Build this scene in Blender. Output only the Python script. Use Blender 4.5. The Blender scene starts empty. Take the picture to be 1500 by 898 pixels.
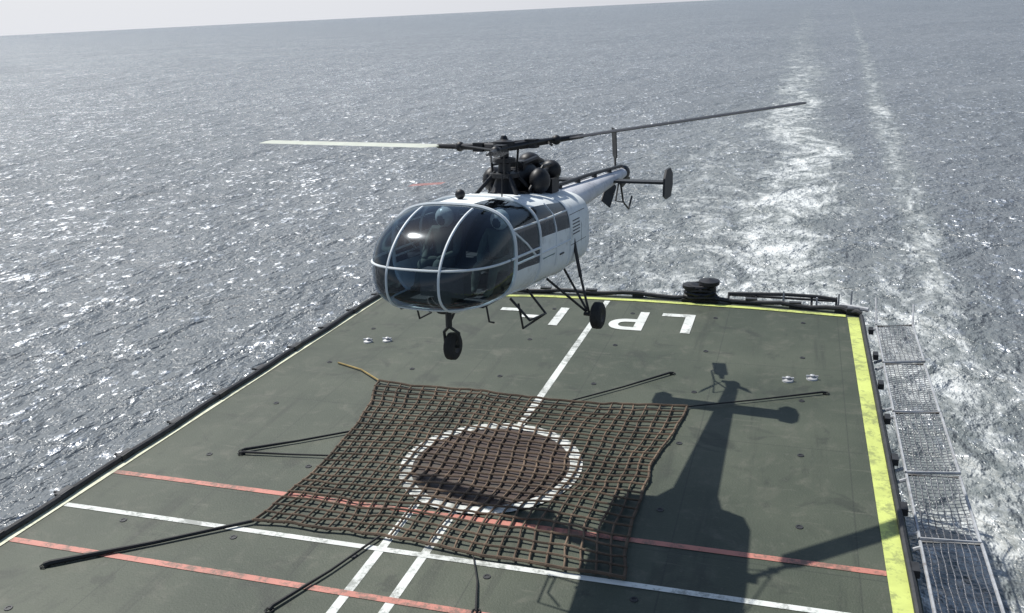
import bpy, math, random
from mathutils import Vector, Matrix, noise
random.seed(4)
scene=bpy.context.scene
COL=scene.collection
# ---------------------------------------------------------------- materials
def newmat(name):
    m=bpy.data.materials.new(name); m.use_nodes=True
    nt=m.node_tree; nt.nodes.clear()
    out=nt.nodes.new('ShaderNodeOutputMaterial')
    return m,nt,out
class NB:
    def __init__(s,nt): s.nt=nt
    def n(s,t,**k):
        nd=s.nt.nodes.new(t)
        for a,b in k.items(): setattr(nd,a,b)
        return nd
    def link(s,a,b): s.nt.links.new(a,b)
    def put(s,sock,v):
        if hasattr(v,'links') or isinstance(v,bpy.types.NodeSocket): s.link(v,sock)
        else: sock.default_value=v
    def m(s,op,a,b=0.0,c=None,clamp=False):
        nd=s.n('ShaderNodeMath',operation=op); nd.use_clamp=clamp
        s.put(nd.inputs[0],a); s.put(nd.inputs[1],b)
        if c is not None: s.put(nd.inputs[2],c)
        return nd.outputs[0]
    def rng(s,v,a,b,c=0.0,d=1.0,smooth=True):
        nd=s.n('ShaderNodeMapRange'); nd.interpolation_type='SMOOTHSTEP' if smooth else 'LINEAR'
        s.put(nd.inputs[0],v)
        for i,x in enumerate((a,b,c,d)): s.put(nd.inputs[i+1],x)
        return nd.outputs[0]
    def noise(s,vec,scale,detail=4,rough=.55,dist=0.0):
        nd=s.n('ShaderNodeTexNoise'); s.link(vec,nd.inputs['Vector'])
        nd.inputs['Scale'].default_value=scale; nd.inputs['Detail'].default_value=detail
        nd.inputs['Roughness'].default_value=rough; nd.inputs['Distortion'].default_value=dist
        return nd.outputs[0]
    def mapping(s,vec,scale=(1,1,1),rot=(0,0,0)):
        nd=s.n('ShaderNodeMapping'); s.link(vec,nd.inputs[0])
        nd.inputs['Scale'].default_value=scale; nd.inputs['Rotation'].default_value=rot
        return nd.outputs[0]
    def mix(s,f,a,b):
        nd=s.n('ShaderNodeMix',data_type='RGBA'); s.put(nd.inputs[0],f)
        for i,v in ((6,a),(7,b)):
            if isinstance(v,tuple): v=(v+(1,))[:4]
            s.put(nd.inputs[i],v)
        return nd.outputs[2]
def paint(name,col,rough=.5,metal=0,var=.25,scale=3,dirt=None,dirt_amt=.5,bump=0,obj=True):
    m,nt,out=newmat(name); b=NB(nt)
    tc=b.n('ShaderNodeTexCoord').outputs['Object']
    n1=b.noise(tc,scale,4,.65)
    dark=tuple(c*(1-var) for c in col); lite=tuple(min(1,c*(1+var)) for c in col)
    c=b.mix(b.rng(n1,.3,.7),dark,lite)
    if dirt:
        n2=b.noise(tc,scale*2.3,6,.75)
        c=b.mix(b.rng(n2,.5,.72,0,dirt_amt),c,dirt)
    p=b.n('ShaderNodeBsdfPrincipled'); b.link(c,p.inputs['Base Color'])
    p.inputs['Roughness'].default_value=rough; p.inputs['Metallic'].default_value=metal
    b.link(p.outputs[0],out.inputs[0])
    return m
M={}
M['white']=paint('heli_white',(.76,.80,.80),.62,0,.05,2,(.36,.39,.38),.55)
M['boom']=paint('boom_grey',(.60,.61,.64),.6,0,.1,2,(.22,.22,.24),.6)
M['frame']=paint('frame_paint',(.68,.72,.73),.6,0,.06,4)
M['teal']=paint('heli_teal_panel',(.09,.18,.17),.35,0,.1,4)
M['black']=paint('engine_black',(.014,.014,.016),.5,.2,.3,6)
M['dark']=paint('dark_steel',(.03,.031,.033),.55,.2,.3,5)
M['steel']=paint('bare_steel',(.25,.25,.26),.35,.8,.2,6)
M['rubber']=paint('tyre_rubber',(.02,.02,.02),.8,0,.2,6)
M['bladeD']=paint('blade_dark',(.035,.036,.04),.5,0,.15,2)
M['bladeGlint']=paint('blade_painted_glint',(.58,.59,.48),.3,0,.1,2)  # sun glint put into the base colour; blade's own paint matches the dark one
M['navy']=paint('flight_suit',(.06,.075,.06),.8)
M['helmet']=paint('helmet_white',(.7,.7,.68),.3)
M['seat']=paint('seat_cloth',(.03,.03,.035),.85)
M['gal']=paint('galvanised_paint',(.40,.41,.42),.5,.2,.2,4,(.12,.07,.04),.6)
M['strap']=paint('strap_black',(.02,.02,.02),.8)
M['ropeY']=paint('rope_yellow',(.30,.22,.08),.8)
M['rope']=paint('net_rope',(.122,.084,.056),.9,0,.45,1.2,(.04,.032,.022),.7)
M['hull']=paint('hull_grey',(.16,.17,.18),.5,0,.15,.5,(.1,.05,.03),.5)

def glass_mat():
    m,nt,out=newmat('tinted_plexiglass'); b=NB(nt)
    t=b.n('ShaderNodeBsdfTransparent'); t.inputs[0].default_value=(.58,.68,.73,1)
    g=b.n('ShaderNodeBsdfGlossy'); g.inputs['Roughness'].default_value=.07; g.inputs[0].default_value=(.85,.92,1,1)
    f=b.n('ShaderNodeFresnel'); f.inputs[0].default_value=1.38
    mx=b.n('ShaderNodeMixShader'); b.link(b.m('ADD',f.outputs[0],.02),mx.inputs[0]); b.link(t.outputs[0],mx.inputs[1]); b.link(g.outputs[0],mx.inputs[2])
    b.link(mx.outputs[0],out.inputs[0]); return m
M['glass']=glass_mat()
def ghost_mat(name,col,a):
    m,nt,out=newmat(name); b=NB(nt)
    p=b.n('ShaderNodeBsdfPrincipled'); p.inputs['Base Color'].default_value=col+(1,); p.inputs['Alpha'].default_value=a
    b.link(p.outputs[0],out.inputs[0]); return m
M['ghost']=ghost_mat('blurred_blade',(.1,.1,.1),.10)
M['ghostR']=ghost_mat('blurred_blade_tip',(.45,.12,.08),.5)

def deck_color(b,pos):
    big=b.noise(pos,.25,4,.6); mid=b.noise(pos,1.6,5,.7,.5); fine=b.noise(pos,9,4,.7)
    c=b.mix(b.rng(big,.35,.65),(.037,.048,.031),(.064,.075,.051))
    c=b.mix(b.rng(mid,.5,.75,0,.65),c,(.105,.106,.080))
    st=b.noise(b.mapping(pos,(2.2,.16,1)),1.0,4,.7)
    c=b.mix(b.rng(st,.52,.75,0,.7),c,(.021,.026,.018))
    sp=b.noise(pos,.9,4,.6,1.0)
    c=b.mix(b.rng(sp,.56,.68,0,.6),c,(.022,.027,.019))
    sc=b.noise(b.mapping(pos,(.5,5,1),(0,0,.5)),1.3,4,.7)
    c=b.mix(b.rng(sc,.60,.70,0,.35),c,(.13,.13,.10))
    c=b.mix(b.rng(fine,.55,.8,0,.45),c,(.12,.12,.10))
    return c
def deck_mat():
    m,nt,out=newmat('deck_nonslip_green'); b=NB(nt)
    pos=b.n('ShaderNodeNewGeometry').outputs['Position']
    c=deck_color(b,pos)
    sx=b.n('ShaderNodeSeparateXYZ'); b.link(pos,sx.inputs[0])
    def seam(v,per):
        f=b.m('ABSOLUTE',b.m('SUBTRACT',b.m('FRACT',b.m('DIVIDE',v,per)),.5))
        return b.rng(f,.5-.018/per,.5-.004/per)
    sm=b.m('MAXIMUM',seam(b.m('ADD',sx.outputs[0],100.3),2.6),seam(sx.outputs[1],3.7))
    c=b.mix(b.m('MULTIPLY',sm,.4),c,(.014,.018,.014))
    p=b.n('ShaderNodeBsdfPrincipled'); b.link(c,p.inputs['Base Color'])
    p.inputs['Roughness'].default_value=.66
    bn=b.n('ShaderNodeBump'); bn.inputs['Strength'].default_value=.5; bn.inputs['Distance'].default_value=.012
    b.link(b.noise(pos,30,2,.6),bn.inputs['Height']); b.link(bn.outputs[0],p.inputs['Normal'])
    b.link(p.outputs[0],out.inputs[0]); return m
M['deck']=deck_mat()
def marking(name,col,wear=.5):
    m,nt,out=newmat(name); b=NB(nt)
    pos=b.n('ShaderNodeNewGeometry').outputs['Position']
    n=b.noise(pos,4.5,6,.78); n2=b.noise(pos,.7,3,.5)
    v=b.m('ADD',n,b.m('MULTIPLY',b.m('SUBTRACT',n2,.5),.5))
    cc=b.mix(b.rng(b.noise(pos,1.5,4,.6),.3,.7),tuple(x*.8 for x in col),col)
    c=b.mix(b.rng(v,.47,.64,0,wear),cc,(.07,.08,.06))
    p=b.n('ShaderNodeBsdfPrincipled'); b.link(c,p.inputs['Base Color']); p.inputs['Roughness'].default_value=.6
    b.link(p.outputs[0],out.inputs[0]); return m
M['mW']=marking('line_white',(.70,.72,.68),.6)
M['mP']=marking('line_pale_yellow',(.78,.79,.58),.4)
M['mY']=marking('line_yellow',(.58,.65,.18),.5)
M['mR']=marking('line_red',(.54,.21,.16),.7)
M['mB']=marking('disc_brown',(.058,.036,.028),.35)

# ---------------------------------------------------------------- mesh helpers
def mk(name,verts,faces,mat,parent=None,smooth=False):
    me=bpy.data.meshes.new(name); me.from_pydata([tuple(v) for v in verts],[],faces); me.update()
    o=bpy.data.objects.new(name,me); COL.objects.link(o)
    mats=mat if isinstance(mat,list) else [mat]
    for mm in mats: me.materials.append(mm)
    if smooth:
        for p in me.polygons: p.use_smooth=True
    if parent: o.parent=parent
    return o
def empty(name,loc=(0,0,0)):
    o=bpy.data.objects.new(name,None); COL.objects.link(o); o.location=loc; o.empty_display_size=.3; return o
class Geo:
    def __init__(s): s.v=[];s.f=[]
    def add(s,v,f):
        k=len(s.v); s.v+= [Vector(a) for a in v]; s.f+=[tuple(i+k for i in q) for q in f]
    def tube(s,pts,r,sides=8,caps=True):
        pts=[Vector(p) for p in pts]; n=len(pts)
        rs=r if isinstance(r,(list,tuple)) else [r]*n
        V=[];F=[]; prev=None
        for i,p in enumerate(pts):
            d=(pts[min(i+1,n-1)]-pts[max(i-1,0)]).normalized()
            if prev is None:
                a=Vector((0,0,1)) if abs(d.z)<.9 else Vector((1,0,0)); u=d.cross(a).normalized()
            else:
                u=(prev-d*prev.dot(d)).normalized()
            prev=u; w=d.cross(u)
            for j in range(sides):
                t=2*math.pi*j/sides; V.append(p+(u*math.cos(t)+w*math.sin(t))*rs[i])
        for i in range(n-1):
            for j in range(sides):
                a=i*sides+j;b2=i*sides+(j+1)%sides
                F.append((a,b2,b2+sides,a+sides))
        if caps: F.append(tuple(range(sides))[::-1]); F.append(tuple((n-1)*sides+j for j in range(sides)))
        s.add(V,F)
    def box(s,c,d,rot=None):
        c=Vector(c);V=[]
        for x in(-.5,.5):
            for y in(-.5,.5):
                for z in(-.5,.5):
                    v=Vector((x*d[0],y*d[1],z*d[2]))
                    if rot: v=rot@v
                    V.append(c+v)
        s.add(V,[(0,1,3,2),(4,6,7,5),(0,4,5,1),(2,3,7,6),(0,2,6,4),(1,5,7,3)])
    def ball(s,c,r,sc=(1,1,1),nu=12,nv=8):
        V=[];F=[]
        for i in range(nv+1):
            for j in range(nu):
                a=math.pi*i/nv; t=2*math.pi*j/nu
                V.append((c[0]+r*sc[0]*math.sin(a)*math.cos(t),c[1]+r*sc[1]*math.sin(a)*math.sin(t),c[2]+r*sc[2]*math.cos(a)))
        for i in range(nv):
            for j in range(nu):
                a=i*nu+j;b2=i*nu+(j+1)%nu; F.append((a,a+nu,b2+nu,b2))
        s.add(V,F)
    def revolve(s,c,axis,prof,sides=20):
        ax=Vector(axis).normalized(); a=Vector((0,0,1)) if abs(ax.z)<.9 else Vector((1,0,0))
        u=ax.cross(a).normalized(); w=ax.cross(u); V=[];F=[];c=Vector(c)
        for (h,r) in prof:
            for j in range(sides):
                t=2*math.pi*j/sides; V.append(c+ax*h+(u*math.cos(t)+w*math.sin(t))*max(r,.001))
        for i in range(len(prof)-1):
            for j in range(sides):
                p=i*sides+j;q=i*sides+(j+1)%sides; F.append((p,q,q+sides,p+sides))
        s.add(V,F)
    def obj(s,name,mat,parent=None,smooth=False):
        o=mk(name,s.v,s.f,mat,parent,smooth)
        if smooth:
            try: o.data.set_sharp_from_angle(angle=math.radians(40))
            except Exception: pass
        return o
def strip(p0,p1,w,z,mat,name,parent,seg=1):
    p0=Vector(p0+(z,));p1=Vector(p1+(z,)); d=(p1-p0).normalized(); n=Vector((-d.y,d.x,0))*w/2
    return mk(name,[p0-n,p0+n,p1+n,p1-n],[(0,3,2,1)],mat,parent)

# ---------------------------------------------------------------- camera
H=7.6; F_PX=1290.0; yaw=math.radians(18.56); pitch=math.radians(18.6); roll=math.radians(2.86)
hd=Vector((-math.sin(yaw),math.cos(yaw),0)); rt=Vector((math.cos(yaw),math.sin(yaw),0)); up=Vector((0,0,1))
Fw=hd*math.cos(pitch)-up*math.sin(pitch); U0=hd*math.sin(pitch)+up*math.cos(pitch)
Rc=rt*math.cos(roll)-U0*math.sin(roll); Uc=rt*math.sin(roll)+U0*math.cos(roll)
cam=bpy.data.cameras.new('camera'); co=bpy.data.objects.new('camera',cam); COL.objects.link(co)
cam.sensor_width=36; cam.lens=F_PX/1500*36; cam.clip_end=60000; cam.clip_start=.1
mw=Matrix.Identity(4)
for i in range(3): mw[i][0]=Rc[i]; mw[i][1]=Uc[i]; mw[i][2]=-Fw[i]
mw[0][3]=0;mw[1][3]=0;mw[2][3]=H
co.matrix_world=mw; scene.camera=co

# ---------------------------------------------------------------- world / sun
SA=math.radians(43)
sd=(rt*-math.sin(SA)+hd*math.cos(SA)); el=math.radians(55.5); az=math.atan2(sd.x,sd.y)
w=bpy.data.worlds.new('World'); scene.world=w; w.use_nodes=True; nt=w.node_tree; nt.nodes.clear()
wb=NB(nt)
sky=nt.nodes.new('ShaderNodeTexSky'); sky.sky_type='NISHITA'; sky.sun_disc=False; sky.sun_elevation=el; sky.sun_rotation=az
sky.air_density=1.3; sky.dust_density=1.0; sky.ozone_density=2.0; sky.altitude=0
SS_=.10
tcw=wb.n('ShaderNodeTexCoord').outputs['Generated']
sw=wb.n('ShaderNodeSeparateXYZ'); wb.link(tcw,sw.inputs[0])
hz=wb.rng(sw.outputs[2],.0,.40,.95,.0)
dsun=wb.m('ADD',wb.m('MULTIPLY',sw.outputs[0],sd.x),wb.m('MULTIPLY',sw.outputs[1],sd.y))
hcol=wb.mix(wb.rng(dsun,.1,1.0),(.50/SS_,.52/SS_,.59/SS_),(.80/SS_,.82/SS_,.87/SS_))
skc=wb.mix(hz,sky.outputs[0],hcol)
bg=nt.nodes.new('ShaderNodeBackground'); bg.inputs[1].default_value=SS_
wo=nt.nodes.new('ShaderNodeOutputWorld'); nt.links.new(skc,bg.inputs[0]); nt.links.new(bg.outputs[0],wo.inputs[0])
L=bpy.data.lights.new('sun','SUN'); L.energy=5.0; L.angle=math.radians(.55); L.color=(1,.97,.91)
lo=bpy.data.objects.new('sun',L); COL.objects.link(lo)
sdir=Vector((sd.x*math.cos(el),sd.y*math.cos(el),math.sin(el))).normalized()
lo.rotation_euler=sdir.to_track_quat('Z','Y').to_euler(); lo.location=(-20,20,30)
scene.view_settings.view_transform='Standard'; scene.view_settings.look='None'; scene.view_settings.exposure=0

# ---------------------------------------------------------------- sea
SEA=-5.0
def sea_mat():
    m,nt,out=newmat('sea_water'); b=NB(nt)
    pos=b.n('ShaderNodeNewGeometry').outputs['Position']
    sx=b.n('ShaderNodeSeparateXYZ'); b.link(pos,sx.inputs[0]); X=sx.outputs[0];Y=sx.outputs[1]
    wob=b.m('MULTIPLY',b.m('SUBTRACT',b.noise(pos,.07,2,.5),.5),10.0)
    fade2=b.rng(Y,120,1600,1,0,False)
    xc=b.m('ABSOLUTE',b.m('ADD',b.m('ADD',X,.6),wob))
    core=b.m('MULTIPLY',b.rng(xc,.3,6.0,1,0),b.rng(Y,22,240,.95,.4,False))
    xb=b.m('ABSOLUTE',b.m('ADD',b.m('ADD',X,5.5),wob))
    broad=b.m('MULTIPLY',b.rng(xb,2,11,1,0),b.rng(Y,22,130,.62,.12,False))
    xl=b.m('SUBTRACT',X,b.m('ADD',4.5,b.m('MULTIPLY',Y,.036)))
    xl=b.m('ABSOLUTE',b.m('ADD',xl,b.m('MULTIPLY',wob,.3)))
    line=b.m('MULTIPLY',b.rng(xl,.1,2.0,1,0),b.rng(Y,20,420,.62,.4,False))
    xs=b.m('ABSOLUTE',b.m('SUBTRACT',X,4.6))
    side=b.m('MULTIPLY',b.rng(xs,.5,5.0,.68,0),b.rng(Y,28,65,1,0))
    mask=b.m('MULTIPLY',b.m('MAXIMUM',b.m('MAXIMUM',core,broad),b.m('MAXIMUM',line,side)),fade2)
    fn=b.noise(b.mapping(pos,(1,.6,1)),.38,6,.68,1.5)
    fn2=b.noise(pos,2.2,4,.72)
    v=b.m('ADD',b.m('ADD',b.m('MULTIPLY',fn,.72),b.m('MULTIPLY',fn2,.28)),b.m('MULTIPLY',mask,.25))
    foam=b.m('MULTIPLY',b.rng(v,.58,.84),b.rng(mask,0,.25,0,.9))
    big=b.noise(pos,.02,3,.5)
    wc=b.mix(b.rng(big,.35,.65),(.120,.135,.145),(.150,.165,.175))
    wc=b.mix(b.m('MULTIPLY',mask,.5),wc,(.21,.235,.205))
    c=b.mix(foam,wc,(.78,.80,.78))
    p=b.n('ShaderNodeBsdfPrincipled'); b.link(c,p.inputs['Base Color'])
    p.inputs['IOR'].default_value=1.34
    p.inputs['Specular IOR Level'].default_value=.65
    a=b.mapping(pos,(1,.6,1),(0,0,math.radians(25)))
    a2=b.mapping(pos,(1,.7,1),(0,0,math.radians(-20)))
    rip=b.noise(a,2.2,3,.65)
    b.link(b.m('ADD',.26,b.m('MULTIPLY',foam,.4)),p.inputs['Roughness'])
    h=b.m('MULTIPLY',b.noise(a,.16,2,.5),1.8)
    mid=b.noise(a2,.60,3,.55,.5)
    h=b.m('ADD',h,b.m('MULTIPLY',mid,.85))
    h=b.m('ADD',h,b.m('MULTIPLY',rip,.40))
    bn=b.n('ShaderNodeBump'); bn.inputs['Strength'].default_value=1; bn.inputs['Distance'].default_value=1.1
    b.link(h,bn.inputs['Height']); b.link(bn.outputs[0],p.inputs['Normal'])
    # small wind-ruffled facets: broad-lobed mirror flecks that catch the sun as glitter
    gl=b.n('ShaderNodeBsdfGlossy'); gl.inputs['Roughness'].default_value=.37; gl.inputs[0].default_value=(.85,.87,.9,1)
    b.link(bn.outputs[0],gl.inputs['Normal'])
    fk=b.noise(b.mapping(pos,(1,.55,1),(0,0,math.radians(35))),3.1,2,.6)
    patch=b.m('MULTIPLY',b.m('SUBTRACT',b.noise(pos,.05,2,.5),.5),.10)
    fac=b.rng(b.m('ADD',b.m('ADD',b.m('MULTIPLY',fk,.7),b.m('MULTIPLY',mid,.35)),patch),.575,.68)
    fac=b.m('MULTIPLY',fac,b.m('SUBTRACT',.56,b.m('MULTIPLY',mask,.5)),clamp=True)
    mx=b.n('ShaderNodeMixShader'); b.link(fac,mx.inputs[0]); b.link(p.outputs[0],mx.inputs[1]); b.link(gl.outputs[0],mx.inputs[2])
    b.link(mx.outputs[0],out.inputs[0]); return m
R=30000
n=64
mk('sea',[(0,0,SEA)]+[(R*math.cos(2*math.pi*i/n),R*math.sin(2*math.pi*i/n),SEA) for i in range(n)],[(0,1+i,1+(i+1)%n) for i in range(n)],sea_mat())

# ---------------------------------------------------------------- ship / deck
ship=empty('ship_flight_deck')
outl=[(-12.55,-12),(-12.45,2),(-11.95,9.27),(-11.5,21.3),(-11.1,22.0),(-9.2,22.45),(-6.6,22.8),(-4,22.85),(-1,22.75),(1.2,22.5),(1.72,22.2),(1.85,10),(1.95,2),(1.95,-12)]
nO=len(outl)
v=[(x,y,0) for x,y in outl]+[(x,y,-.18) for x,y in outl]
mk('deck_plate',v,[tuple(range(nO))]+[(i,i+nO,(i+1)%nO+nO,(i+1)%nO) for i in range(nO)],M['deck'],ship)
v=[(x*.995-.02,y-.04,-.185) for x,y in outl]+[((x+5)*.93-5,y-.6,SEA-2) for x,y in outl]
mk('hull',v,[tuple(range(nO))[::-1]]+[(i,i+nO,(i+1)%nO+nO,(i+1)%nO) for i in range(nO)],M['hull'],ship)
strip((-11.98,2),(-11.17,21.6),.17,.012,M['mP'],'edge_line_port',ship)
strip((1.68,2),(1.47,22.0),.26,.012,M['mY'],'edge_line_starboard',ship)
bp=[(-11.2,21.62),(-9.2,22.05),(-6.6,22.4),(-4,22.45),(-1,22.32),(1.3,22.08)]
vv=[];ff=[]
for i,(x,y) in enumerate(bp): vv+=[(x,y-.08,.016),(x,y+.08,.016)]
for i in range(len(bp)-1): ff.append((2*i,2*i+2,2*i+3,2*i+1))
mk('stern_line',vv,ff,M['mY'],ship)
strip((-4.85,14.62),(-4.75,22.3),.15,.004,M['mW'],'centre_line',ship)
strip((-5.72,2),(-5.68,11.5),.14,.004,M['mW'],'guide_line_1',ship)
strip((-5.05,2),(-4.98,11.4),.14,.004,M['mW'],'guide_line_2',ship)
strip((-11.55,11.23),(1.45,11.29),.12,.008,M['mR'],'red_line_far',ship)
strip((-11.55,10.08),(1.45,10.25),.11,.008,M['mW'],'white_cross_line',ship)
strip((-11.6,9.0),(1.45,9.15),.12,.008,M['mR'],'red_line_near',ship)
cx,cy=-4.9,12.98
N=72
mk('touchdown_disc',[(cx+1.40*math.cos(2*math.pi*i/N),cy+1.40*math.sin(2*math.pi*i/N),.016) for i in range(N)],[tuple(range(N))],M['mB'],ship)
vv=[];ff=[]
for i in range(N):
    t=2*math.pi*i/N
    for r in(1.40,1.62): vv.append((cx+r*math.cos(t),cy+r*math.sin(t),.020))
for i in range(N): ff.append((2*i,2*i+1,2*((i+1)%N)+1,2*((i+1)%N)))
mk('touchdown_ring',vv,ff,M['mW'],ship)
for ch,x,dy in (('L',-2.65,0),('P',-3.85,0),('1',-5.72,0),('-',-6.45,-.35),('-',-7.15,.1)):
    cu=bpy.data.curves.new('letter','FONT'); cu.body=ch; cu.size=1.95; cu.align_x='CENTER'; cu.offset=.02
    to=bpy.data.objects.new('tmp',cu); COL.objects.link(to)
    dg=bpy.context.evaluated_depsgraph_get(); me=bpy.data.meshes.new_from_object(to.evaluated_get(dg))
    bpy.data.objects.remove(to)
    o=bpy.data.objects.new('deck_letter',me); COL.objects.link(o); o.parent=ship
    o.rotation_euler=(0,0,math.pi); o.location=(x,21.5+dy,.012); me.materials.clear(); me.materials.append(M['mW'])
g=Geo()
L1=[(-12.1+ .0446*(y-2)+.02*math.sin(y*2.1),y,.07) for y in [2+i*.5 for i in range(40)]]
g.tube(L1,.06,8)
for i in range(14):
    y=3.2+i*1.42; x=-12.13+.0446*(y-2)
    g.box((x,y,.06),(.15,.3,.13)); g.tube([(x-.05,y,.05),(x-.28,y+.05,.02)],.03,6)
g.obj('port_coaming',M['dark'],ship,True)
g=Geo()
L2=[(1.83-.0085*(y-2),y,.06+.012*math.sin(y*3)) for y in [2+i*.5 for i in range(41)]]
g.tube(L2,.05,8)
for i in range(12): g.box((1.82,3.4+i*1.6,.05),(.1,.22,.12))
g.obj('starboard_coaming',M['dark'],ship,True)
g=Geo()
sp=[(-11.3,22.0),(-9.2,22.5),(-6.6,22.8),(-4,22.85),(-1,22.72),(1.2,22.45),(1.75,22.15)]
pts=[]
for i in range(len(sp)-1):
    for k in range(6):
        t=k/6; pts.append((sp[i][0]*(1-t)+sp[i+1][0]*t,sp[i][1]*(1-t)+sp[i+1][1]*t-.1,.09+.03*math.sin(i*9+k*1.7)))
g.tube(pts,.06,8)
for p in pts[::3]: g.box((p[0],p[1]+.05,.08),(.3,.14,.16))
g.obj('stern_coaming',M['dark'],ship,True)

rail=empty('stern_rail')
g=Geo()
g.tube([(-1.6,23.0,.15),(-.2,23.0,.2),(.6,22.95,.2),(1.1,22.9,.16)],.05,8)
g.tube([(-1.6,23.3,.02),(1.1,23.2,.02)],.035,8)
for x in(-1.6,-.9,-.2,.5,1.1): g.tube([(x,22.75,-.1),(x,23.0,.17),(x,23.3,.02)],.03,6)
g.obj('folded_net_frame',M['dark'],rail,True)
g=Geo()
for x,h in((-.2,.35),(.62,.22),(1.15,.35),(1.45,.45)): g.tube([(x,22.8,-.1),(x,22.8,h)],.025,6)
g.tube([(1.2,22.75,.06),(1.85,22.5,.06)],.06,8)
g.obj('stanchions',M['gal'],rail,True)
bo=empty('mooring_bollard')
g=Geo()
g.revolve((-2.55,22.75,0),(0,0,1),[(0,.22),(.05,.2),(.3,.17),(.36,.25),(.44,.25),(.48,.0)],18)
g.revolve((-2.1,22.78,0),(0,0,1),[(0,.22),(.05,.2),(.40,.18),(.46,.27),(.56,.27),(.62,.0)],18)
g.box((-2.32,22.76,.04),(.95,.42,.08))
for k in range(4):
    g.tube([(-2.33+(.42-.03*k)*math.cos(t*.7+k),22.75+(.26-.02*k)*math.sin(t*.7+k),.14+.09*k+.02*math.sin(t*2)) for t in range(10)],.055,7)
g.obj('bollard_posts',M['black'],bo,True)
for k,(x,y) in enumerate(((-9.9,18.2),(-9.45,18.35),(.02,17.75),(.5,17.95))):
    bo=empty('tie_down_cleat'); g=Geo()
    g.revolve((x,y,0),(0,0,1),[(0,.12),(.03,.11),(.05,.05),(.09,.05),(.11,0)],14); g.tube([(x-.12,y,.06),(x+.12,y,.07)],.022,6)
    g.obj('cleat_body',M['gal'],bo,True)
g=Geo()
for i in range(6):
    for j in range(7):
        x=-10.2+i*2.1; y=7.6+j*2.3
        g.revolve((x,y,0),(0,0,1),[(.002,.06),(.012,.055),(.012,.035),(.004,.03),(.004,0)],12)
g.obj('tie_down_sockets',M['dark'],ship)

# safety net on starboard side
sn=empty('deck_safety_net')
g=Geo(); g2=Geo()
ys=[3,5.4,7.9,10.3,12.3,14.3,16.7,19.2,21.6]
xi,xo=1.98,2.78
for k in range(len(ys)-1):
    a,bq=ys[k]+.04,ys[k+1]-.04
    zi,zo=-.03,.02+.03*(k%2)
    g.tube([(xi,a,zi),(xo,a,zo),(xo,bq,zo),(xi,bq,zi),(xi,a,zi)],.028,6)
    g.tube([(1.8,a+.15,-.12),(xi,a+.15,zi)],.03,6); g.tube([(1.8,bq-.15,-.12),(xi,bq-.15,zi)],.03,6)
    nx=9; ny=int((bq-a)/.1)
    for i in range(1,nx):
        t=i/nx; x=xi+(xo-xi)*t
        pts=[(x+.01*math.sin(j*2+i),a+(bq-a)*j/8,zi+(zo-zi)*t-.06*math.sin(math.pi*t)*math.sin(math.pi*j/8)) for j in range(9)]
        g2.tube(pts,.009,4,False)
    for j in range(1,ny):
        s=j/ny; y=a+(bq-a)*s
        pts=[(xi+(xo-xi)*q/5,y,zi+(zo-zi)*q/5-.06*math.sin(math.pi*q/5)*math.sin(math.pi*s)) for q in range(6)]
        g2.tube(pts,.006,4,False)
g.tube([(xo,21.6,.02),(xo+.05,22.2,.35)],.025,6)
g.tube([(xi,21.6,0),(xi,22.3,.45)],.025,6)
g.obj('frames',M['gal'],sn,True); g2.obj('wire_mesh',M['steel'],sn)

# ---------------------------------------------------------------- landing net
net=empty('landing_net')
cA=Vector((-8.45,15.96,0));cB=Vector((-1.80,15.94,0));cC=Vector((-7.99,10.26,0));cD=Vector((-1.95,10.3,0))
def npos(u,v):
    p=(cC*(1-u)+cD*u)*(1-v)+(cA*(1-u)+cB*u)*v
    p.x+= .32*math.sin(math.pi*v)*(1-2*u)*abs(1-2*u)**.5 if u!=.5 else 0
    p.y+= -.15*math.sin(math.pi*u)*(2*v-1)
    q=noise.noise_vector(Vector((p.x*.55,p.y*.55,3.1)))
    q2=noise.noise_vector(Vector((p.x*2.2,p.y*2.2,7.7)))
    p+=Vector((q.x*.19+q2.x*.05,q.y*.19+q2.y*.05,0)); p.z=.045+abs(q2.z)*.03
    return p
g=Geo(); NX,NY=26,23; SS=3
for i in range(NX+1):
    r=.026 if i in(0,NX) else .0195
    g.tube([npos(i/NX,k/(NY*SS)) for k in range(NY*SS+1)],r,5,False)
for j in range(NY+1):
    r=.026 if j in(0,NY) else .0195
    g.tube([npos(k/(NX*SS),j/NY)+Vector((0,0,.016)) for k in range(NX*SS+1)],r,5,False)
for i in range(NX+1):
    for j in range(NY+1):
        p=npos(i/NX,j/NY); g.ball((p.x,p.y,p.z+.01),.036,(1,1,.8),6,4)
g.obj('rope_grid',M['rope'],net)
g=Geo()
for (ax,ay),(u,v),r in (((-10.48,8.53),(0,0),.03),((-6.54,8.46),(.36,0),.02),((-9.64,12.42),(0,.60),.022),((-9.60,12.34),(0,.42),.018),((-2.36,17.65),(.64,1),.018),((-3.78,9.12),(.63,0),.012),((.76,17.24),(1,1),.016)):
    e=npos(u,v)
    g.tube([(ax,ay,.03),(ax*.97+e.x*.03,ay*.97+e.y*.03,.05),((ax+e.x)/2+.04,(ay+e.y)/2,.045),e],[r*1.5,r*1.4,r,r*.9],6)
    g.tube([(ax+.06*math.cos(t*.9),ay+.06*math.sin(t*.9),.02) for t in range(8)],.012,5)
g.obj('lashing_straps',M['strap'],net,True)
g=Geo(); g.tube([(-9.95,16.75,.03),(-9.2,16.45,.04),npos(0,1)],.02,6); g.obj('corner_rope',M['ropeY'],net,True)

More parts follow.
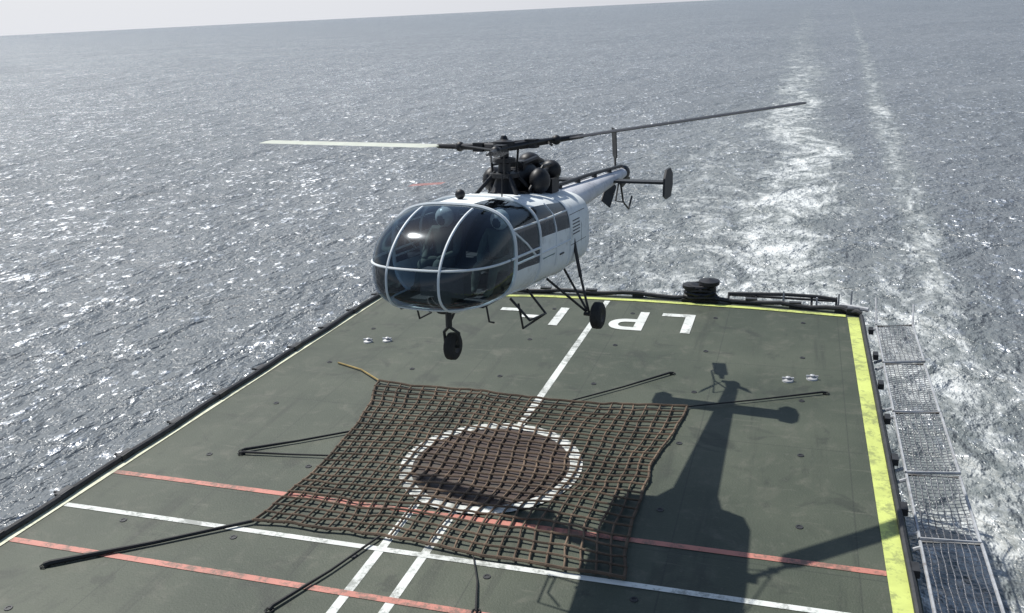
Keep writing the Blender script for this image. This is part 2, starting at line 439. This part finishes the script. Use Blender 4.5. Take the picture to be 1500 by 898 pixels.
# ---------------------------------------------------------------- helicopter
heli=empty('helicopter')
b_=math.radians(23.5); camhub=(.0,13.0)
hubw=rt*camhub[0]+hd*camhub[1]; hubw.z=H-1.91
fdir=rt*(-math.sin(b_))+hd*(-math.cos(b_)); psi=math.atan2(fdir.y,fdir.x)
Mh=Matrix.Translation(hubw)@Matrix.Rotation(psi,4,'Z')@Matrix.Rotation(math.radians(-5),4,'Y')
heli.matrix_world=Mh
TAB=[(-6.45,.10,-.86,-1.06,2),(-2.1,.33,-.86,-1.42,2),(-1.72,.46,-.84,-1.62,2.3),(-1.6,.80,-.78,-1.88,3.2),(-1.3,.90,-.74,-1.94,3.6),(-.3,.94,-.70,-1.96,3.6),(.6,.94,-.62,-1.95,3.3),(1.45,.91,-.60,-1.93,3.0),(1.75,.90,-.61,-1.92,3.0)]
NOSE=2.95; X0=1.75; ZM=-1.33
def sec(x):
    if x>=X0:
        t=min(1,(x-X0)/(NOSE-X0)); s=max(0,1-t**3.0)**.46
        st=max(0,1-t**2.1)**.54; sb=max(0,1-t**3.6)**.48
        zm=ZM-.16*t
        return .90*s, zm+(-.61-ZM)*st, zm+(-1.92-ZM)*sb*(1-.27*t), 3.0-.3*t
    for i in range(len(TAB)-1):
        a,c=TAB[i],TAB[i+1]
        if a[0]<=x<=c[0]:
            t=(x-a[0])/(c[0]-a[0])
            return tuple(a[k]*(1-t)+c[k]*t for k in range(1,5))
    return TAB[0][1:]
def spt(x,phi,off=0):
    hw,zt,zb,n=sec(x); zc=(zt+zb)/2;hz=(zt-zb)/2
    s,c=math.sin(phi),math.cos(phi); e=2/n
    return Vector((x,(hw+off)*math.copysign(abs(s)**e,s),zc+(hz+off)*math.copysign(abs(c)**e,c)))
def fin(x,y,z):
    hw,zt,zb,n=sec(x)
    if hw<1e-4: return 9
    return abs(y/hw)**n+abs((z-(zt+zb)/2)/max((zt-zb)/2,1e-4))**n-1
def sx_(y,z):
    lo_,hi=1.0,NOSE-1e-4
    if fin(lo_,y,z)>0: return None
    for _ in range(40):
        m_=(lo_+hi)/2
        if fin(m_,y,z)>0: hi=m_
        else: lo_=m_
    return lo_
def sy_(x,z):
    hw,zt,zb,n=sec(x); q=1-abs((z-(zt+zb)/2)/((zt-zb)/2))**n
    return hw*max(q,0)**(1/n)
xs=[NOSE-(NOSE-X0)*(1-math.cos(math.pi/2*k/20)) for k in range(1,21)]+[1.6,1.4,1.2,.95,.7,.45,.2,.0,-.25,-.5,-.75,-1.0,-1.3,-1.45,-1.6,-1.72,-1.85,-2.1]+[-2.6-.5*k for k in range(8)]+[-6.45]
NP=80
gl=Geo(); bd=Geo(); bm=Geo()
rings=[[spt(x,2*math.pi*j/NP) for j in range(NP)] for x in xs]
nose=Vector((NOSE,0,ZM-.16))
for j in range(NP):
    gl.add([nose,rings[0][j],rings[0][(j+1)%NP]],[(0,1,2)])
for i in range(len(xs)-1):
    xm=(xs[i]+xs[i+1])/2
    for j in range(NP):
        q=[rings[i][j],rings[i+1][j],rings[i+1][(j+1)%NP],rings[i][(j+1)%NP]]
        zm=sum(p.z for p in q)/4; ph=abs(((j+.5)/NP*360+180)%360-180)
        if xm>X0: tgt=gl if zm>-1.80 else bd
        elif xm>.95: tgt=gl if (ph<100 and not ph<9) else bd
        elif xm>-.25: tgt=gl if 44<ph<84 else bd
        elif xm>-1.72: tgt=bd
        else: tgt=bm
        tgt.add(q,[(0,1,2,3)])
def weld(o):
    import bmesh
    m_=bmesh.new(); m_.from_mesh(o.data); bmesh.ops.remove_doubles(m_,verts=m_.verts,dist=.0008); bmesh.ops.recalc_face_normals(m_,faces=m_.faces); m_.to_mesh(o.data); m_.free()
    for p in o.data.polygons: p.use_smooth=True
weld(gl.obj('canopy_glass',M['glass'],heli)); fo=bd.obj('fuselage',M['white'],heli); weld(fo); weld(bm.obj('tail_boom',M['boom'],heli))
try: fo.data.set_sharp_from_angle(angle=math.radians(35))
except Exception: pass
g=Geo()
for y0 in(-.36,.36):
    pts=[]
    for k in range(50):
        z=-.62-(1.90-.62)*k/49
        x=sx_(y0,z)
        if x: pts.append((x+.004,y0,z))
    g.tube(pts,.018,6)
ZB=-1.27
pts=[]
for k in range(41):
    t=-1+2*k/40; y=.898*math.sin(t*math.pi/2); x=sx_(y,ZB)
    if x: pts.append((x+.004,y,ZB))
g.tube(pts,.016,6)
for s in(-1,1):
    g.tube([(x,s*(sy_(x,ZB)+.003),ZB) for x in(1.9,1.6,1.3,.95)],.018,6)
def ring(x,r,a0=0,a1=360,n=72):
    g.tube([spt(x,math.radians(a0+(a1-a0)*k/n),.003) for k in range(n+1)],r,6)
ring(1.77,.026); ring(.95,.022); ring(-.25,.012)
pts=[]
for k in range(50):
    t=-1+2*k/49; y=.84*math.sin(t*math.pi/2); x=sx_(y,-1.80)
    if x: pts.append((x,y,-1.80))
g.tube(pts,.016,6)
for s in(-1,1):
    for z in(-.92,-1.36):
        g.tube([(x,s*(sy_(x,z)+.002),z) for x in(1.75,1.3,.95,.5,0,-.25)],.014,6)
    for x0 in(.35,):
        g.tube([(x0,s*(sy_(x0,z)+.001),z) for z in(-.75,-.9,-1.1,-1.36,-1.6,-1.82)],.016,6)
    g.tube([(x,s*(sy_(x,-1.84)+.001),-1.84) for x in(1.8,1.3,.95,.35)],.012,6)
    g.tube([(1.72,s*(sy_(1.72,-.95)),-.95),(1.4,s*(sy_(1.4,-1.15)+.003),-1.15),(1.1,s*(sy_(1.1,-1.36)+.002),-1.36)],.015,6)
g.obj('canopy_frame',M['frame'],heli,True)
g=Geo()
for s in(-1,1):
    q=[]
    for (x,z) in((.85,-1.44),(.42,-1.44),(.42,-1.80),(.85,-1.80)): q.append((x,s*(sy_(x,z)+.006),z))
    g.add(q,[(0,1,2,3)])
g.obj('door_panels',M['teal'],heli)
g=Geo()
for s in(-1,1):   # panel seams, grille and handles
    for z in(-1.0,-1.45):
        g.tube([(x,s*(sy_(x,z)-.002),z) for x in(-.3,-.7,-1.1,-1.5)],.006,4)
    g.tube([(-.85,s*(sy_(-.85,z)-.002),z) for z in(-.8,-1.0,-1.2,-1.45,-1.7,-1.88)],.006,4)
    for k in range(5): g.tube([(-.4,s*(sy_(-.4,-1.1-.05*k)+.001),-1.1-.05*k),(-.75,s*(sy_(-.75,-1.1-.05*k)+.001),-1.1-.05*k)],.009,4)
    g.tube([(.05,s*(sy_(.05,-1.5)+.012),-1.5),(.2,s*(sy_(.2,-1.5)+.012),-1.5)],.012,5)
g.obj('panel_seams',M['dark'],heli)
# cabin interior
g=Geo(); g.box((1.1,0,-1.82),(2.3,1.3,.05)); g.box((-.1,0,-1.35),(.06,1.5,.95)); g.box((2.2,.1,-1.56),(.22,.62,.34)); g.box((2.1,.1,-1.76),(.4,.25,.16))
for y in(-.45,.45):
    g.box((1.25,y,-1.64),(.5,.46,.12)); g.box((.98,y,-1.30),(.12,.46,.7))
g.box((.35,0,-1.62),(.5,1.4,.14)); g.box((.08,0,-1.3),(.12,1.4,.6))
g.obj('seats_and_panel',M['seat'],heli)
def crew(y):
    J=dict(pel=(1.2,y,-1.51),ch=(1.12,y,-1.20),nk=(1.14,y,-1.03),lsh=(1.14,y+.19,-1.08),rsh=(1.14,y-.19,-1.08),lel=(1.3,y+.24,-1.34),rel=(1.3,y-.24,-1.34),lh=(1.62,y+.1,-1.40),rh=(1.62,y-.1,-1.40),
      lhip=(1.22,y+.1,-1.51),rhip=(1.22,y-.1,-1.51),lk=(1.65,y+.12,-1.44),rk=(1.65,y-.12,-1.44),lf=(1.8,y+.12,-1.74),rf=(1.8,y-.12,-1.74),lt=(1.95,y+.12,-1.76),rt=(1.95,y-.12,-1.76))
    Rr=dict(pel=.15,ch=.16,nk=.06,lsh=.08,rsh=.08,lel=.05,rel=.05,lh=.04,rh=.04,lhip=.1,rhip=.1,lk=.07,rk=.07,lf=.05,rf=.05,lt=.04,rt=.04)
    E=[('pel','ch'),('ch','nk'),('ch','lsh'),('ch','rsh'),('lsh','lel'),('rsh','rel'),('lel','lh'),('rel','rh'),('pel','lhip'),('pel','rhip'),('lhip','lk'),('rhip','rk'),('lk','lf'),('rk','rf'),('lf','lt'),('rf','rt')]
    ks=list(J); me=bpy.data.meshes.new('pilot_body'); me.from_pydata([J[k] for k in ks],[(ks.index(a),ks.index(c)) for a,c in E],[])
    o=bpy.data.objects.new('pilot_body',me); COL.objects.link(o); o.parent=heli; me.materials.append(M['navy'])
    md=o.modifiers.new('s','SKIN'); me.skin_vertices[0].data[0].use_root=True
    for i,k in enumerate(ks): me.skin_vertices[0].data[i].radius=(Rr[k],Rr[k])
    o.modifiers.new('u','SUBSURF').levels=1
    h=Geo(); h.ball((1.16,y,-.88),.135,(1.1,.95,1.05),16,10); h.obj('pilot_helmet',M['helmet'],heli,True)
    h=Geo(); h.ball((1.24,y,-.90),.09,(.9,.85,1.0),14,8); h.obj('pilot_visor',M['black'],heli,True)
crew(-.42); crew(.42)
# mast / engine
g=Geo()
g.revolve((0,0,-.95),(0,0,1),[(0,.34),(.25,.30),(.32,.2),(.5,.13),(.52,.22),(.58,.22),(.6,.1),(.72,.085),(.74,.17),(.8,.17),(.82,.07),(.95,.07),(.97,.16),(1.04,.16),(1.07,.06),(1.12,.04),(1.13,0)],18)
for k in range(3):
    t=2*math.pi*k/3+.4; c,s=math.cos(t),math.sin(t)
    g.tube([(.2*c,.2*s,-.4),(.24*c,.24*s,-.02)],.018,6)
for s in(-1,1):
    g.tube([(.35,.35*s,-.7),(.1,.1*s,-.35)],.03,6); g.tube([(-.4,.35*s,-.75),(-.1,.1*s,-.35)],.03,6)
g.revolve((-.25,0,-.50),(-1,0,0),[(0,.0),(0,.16),(.15,.2),(.3,.26),(.5,.26),(.52,.2),(.75,.2),(.77,.25),(1.05,.25),(1.1,.19),(1.35,.16),(1.55,.19),(1.56,.0)],18)
g.box((-.7,0,-.74),(1.3,.6,.16))
for s in(-1,1):
    g.ball((-.45,.38*s,-.52),.20,(1.1,.8,1)); g.tube([(-.6,.36*s,-.42),(-1.2,.32*s,-.38),(-1.45,.2*s,-.6)],.05,8)
    g.tube([(-1.2,.3*s,-.85),(-1.15,.22*s,-.55)],.03,6); g.ball((-1.05,.34*s,-.42),.17)
    g.box((-.8,.44*s,-.62),(.3,.14,.22)); g.tube([(-.2,.3*s,-.66),(-.5,.42*s,-.3),(-.9,.4*s,-.3)],.022,6)
g.ball((-1.0,0,-.27),.17,(1.3,1,.8)); g.tube([(-.35,.1,-.28),(-.9,.15,-.22),(-1.3,.1,-.3)],.045,8)
g.box((-.55,.0,-.30),(.35,.3,.14))
g.ball((1.3,-.1,-.54),.07); g.tube([(1.3,-.1,-.64),(1.3,-.1,-.53)],.04,8)
g.tube([(.8,.3,-.62),(.78,.3,-.3)],.01,5)
g.obj('mast_and_turbine',M['black'],heli,True)
Rinv=Mh.to_3x3().inverted()
def cdir(a,r,off=0,zoff=0):
    x=r*math.cos(a)-off*math.sin(a); y=r*math.sin(a)+off*math.cos(a)
    z=.03*r+.0305*x-.0611*y+zoff
    return Rinv@(rt*x+hd*y+Vector((0,0,z)))
names=[('main_blade_1',22,'bladeD'),('main_blade_2',142,'bladeGlint'),('main_blade_3',262,'ghost')]
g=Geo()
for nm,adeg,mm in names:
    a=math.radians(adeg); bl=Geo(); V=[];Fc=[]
    r0=1.05 if mm!='bladeGlint' else 1.25
    st=[r0,r0+.15]+[r0+.15+(5.45-r0-.15)*k/8 for k in range(1,9)]
    for i,r in enumerate(st):
        ch=.16 if i==0 else .35
        for (o,z) in((-ch*.3,0),(-ch*.15,.022),(ch*.2,.02),(ch*.7,0),(ch*.2,-.012),(-ch*.15,-.018)):
            V.append(cdir(a,r,o,z))
    for i in range(len(st)-1):
        for k in range(6):
            p=i*6+k;q=i*6+(k+1)%6; Fc.append((p,q,q+6,p+6))
    Fc+= [tuple(range(6)),tuple(6*(len(st)-1)+k for k in range(6))]
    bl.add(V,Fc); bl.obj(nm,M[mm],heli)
    g.tube([cdir(a,.08),cdir(a,.5),cdir(a,.55),cdir(a,1.3)],[.06,.065,.05,.035],8)
    g.box(cdir(a,.45),(.2,.16,.13))
    a2=a+math.radians(120)
    g.tube([cdir(a,.85,0,.02),cdir(a2,.85,0,.02)],.014,5)
    g.ball(cdir(a,.85),.075)
    g.tube([cdir(a,.7,-.0,0),cdir(a,.7,-.16,-.05)],.02,5)
g.obj('rotor_head',M['black'],heli,True)
a=math.radians(262); q=[cdir(a,5.45,-.1),cdir(a,5.45,.2),cdir(a,5.25,.2),cdir(a,5.25,-.1)]
g=Geo(); g.add([v+Vector((0,0,.03)) for v in q],[(0,1,2,3)]); g.obj('blade_tip_marking',M['ghostR'],heli)
# tail
g=Geo()
g.box((-5.35,0,-1.02),(.40,2.44,.045))
for s in(-1,1):
    V=[(-5.03,s*1.22,-1.26),(-5.25,s*1.22,-1.34),(-5.6,s*1.22,-1.32),(-5.75,s*1.22,-1.1),(-5.72,s*1.22,-.86),(-5.5,s*1.22,-.74),(-5.2,s*1.22,-.76),(-5.05,s*1.22,-.92)]
    k=len(V)
    g.add([(x,y-.02,z) for x,y,z in V]+[(x,y+.02,z) for x,y,z in V],[tuple(range(k)),tuple(range(2*k-1,k-1,-1))]+[(i,i+k,(i+1)%k+k,(i+1)%k) for i in range(k)])
g.obj('stabiliser',M['dark'],heli)
g=Geo()
TR=Vector((-6.62,-.22,-.96))
g.ball((-6.5,0,-.96),.16,(1.3,.8,1)); g.tube([(-6.6,0,-.96),TR],.06,8)
g.tube([(-6.2,0,-1.05),(-6.5,0,-1.6),(-6.95,0,-1.8),(-7.2,0,-1.55)],.022,6)
g.tube([(-6.2,.0,-1.0),(-5.9,0,-1.5),(-6.5,0,-1.6)],.018,6)
for k in range(3):
    t=math.radians(10+120*k); d=Vector((math.sin(t),0,math.cos(t))); pr=Vector((d.z,-.5*0,-d.x)); pr=(pr+Vector((0,.7,0))).normalized()
    V=[]
    for r,h in((.12,.03),(.3,.05),(.35,.13),(.95,.13)):
        V+=[TR+d*r-pr*h+Vector((0,-.01,0)),TR+d*r+pr*h+Vector((0,-.01,0)),TR+d*r+pr*h+Vector((0,.012,0)),TR+d*r-pr*h+Vector((0,.012,0))]
    Fc=[]
    for i in range(3):
        for kk in range(4):
            p=i*4+kk;q=i*4+(kk+1)%4; Fc.append((p,q,q+4,p+4))
    Fc.append((12,13,14,15)); g.add(V,Fc)
g.obj('tail_rotor',M['dark'],heli)
g=Geo(); g.tube([(-1.7,0,-.80),(-4,0,-.78),(-6.3,0,-.80)],.035,8)
for x in(-2.4,-3.4,-4.4,-5.4): g.box((x,0,-.84),(.06,.09,.1))
g.obj('tail_drive_shaft',M['dark'],heli,True)
def wheel(g,c,r,w):
    g.revolve((c[0],c[1]-w/2,c[2]),(0,1,0),[(0,r*.45),(0,r*.8),(w*.15,r*.97),(w*.5,r),(w*.85,r*.97),(w,r*.8),(w,r*.45)],22)
def hubc(g,c,r,w):
    g.revolve((c[0],c[1]-w/2,c[2]),(0,1,0),[(.02,0),(.02,r*.3),(.0,r*.46),(w,r*.46),(w-.02,r*.3),(w-.02,0)],16)
gt=Geo();gs=Geo()
nx_=1.85
wc=(nx_,0,-2.52); wheel(gt,wc,.19,.14); hubc(gs,wc,.19,.14)
gs.tube([(nx_+.1,0,-1.84),(nx_+.1,0,-2.22)],.045,8)
for s in(-1,1): gs.tube([(nx_+.1,0,-2.22),(nx_+.03,.11*s,-2.32),(nx_,.11*s,-2.52)],.022,6)
gs.tube([(nx_-.3,0,-1.90),(nx_+.08,0,-2.18)],.02,6); gs.tube([(nx_,-.12,-2.52),(nx_,.12,-2.52)],.02,6)
for s in(-1,1):
    wc=(-.45,s*1.32,-2.54); wheel(gt,wc,.21,.16); hubc(gs,wc,.21,.16)
    gs.tube([(-.5,s*.90,-1.35),(-.46,s*1.04,-1.96)],.028,8); gs.tube([(-.46,s*1.04,-1.96),(-.45,s*1.18,-2.51)],.02,8)
    gs.tube([(.1,s*.7,-1.90),(-.4,s*1.15,-2.48)],.02,6); gs.tube([(-.85,s*.6,-1.88),(-.45,s*1.15,-2.48)],.02,6)
    gs.tube([(-.45,s*1.1,-2.53),(-.45,s*1.32,-2.54)],.03,6)
gt.obj('tyres',M['rubber'],heli,True); gs.obj('undercarriage',M['dark'],heli,True)
g=Geo()
for s in(-1,1):
    g.tube([(1.5,s*.7,-1.88),(1.5,s*.98,-2.16),(.9,s*.98,-2.21),(.9,s*.7,-1.88)],.018,6)
    g.tube([(1.45,s*.8,-1.96),(1.3,s*.8,-2.34),(.95,s*.8,-2.34),(.95,s*.98,-2.21)],.016,6)
g.tube([(1.75,.45,-1.88),(1.75,.5,-2.16),(1.6,.5,-2.21)],.014,6)
g.box((.6,0,-2.0),(.5,.3,.12))
g.obj('boarding_steps',M['dark'],heli,True)
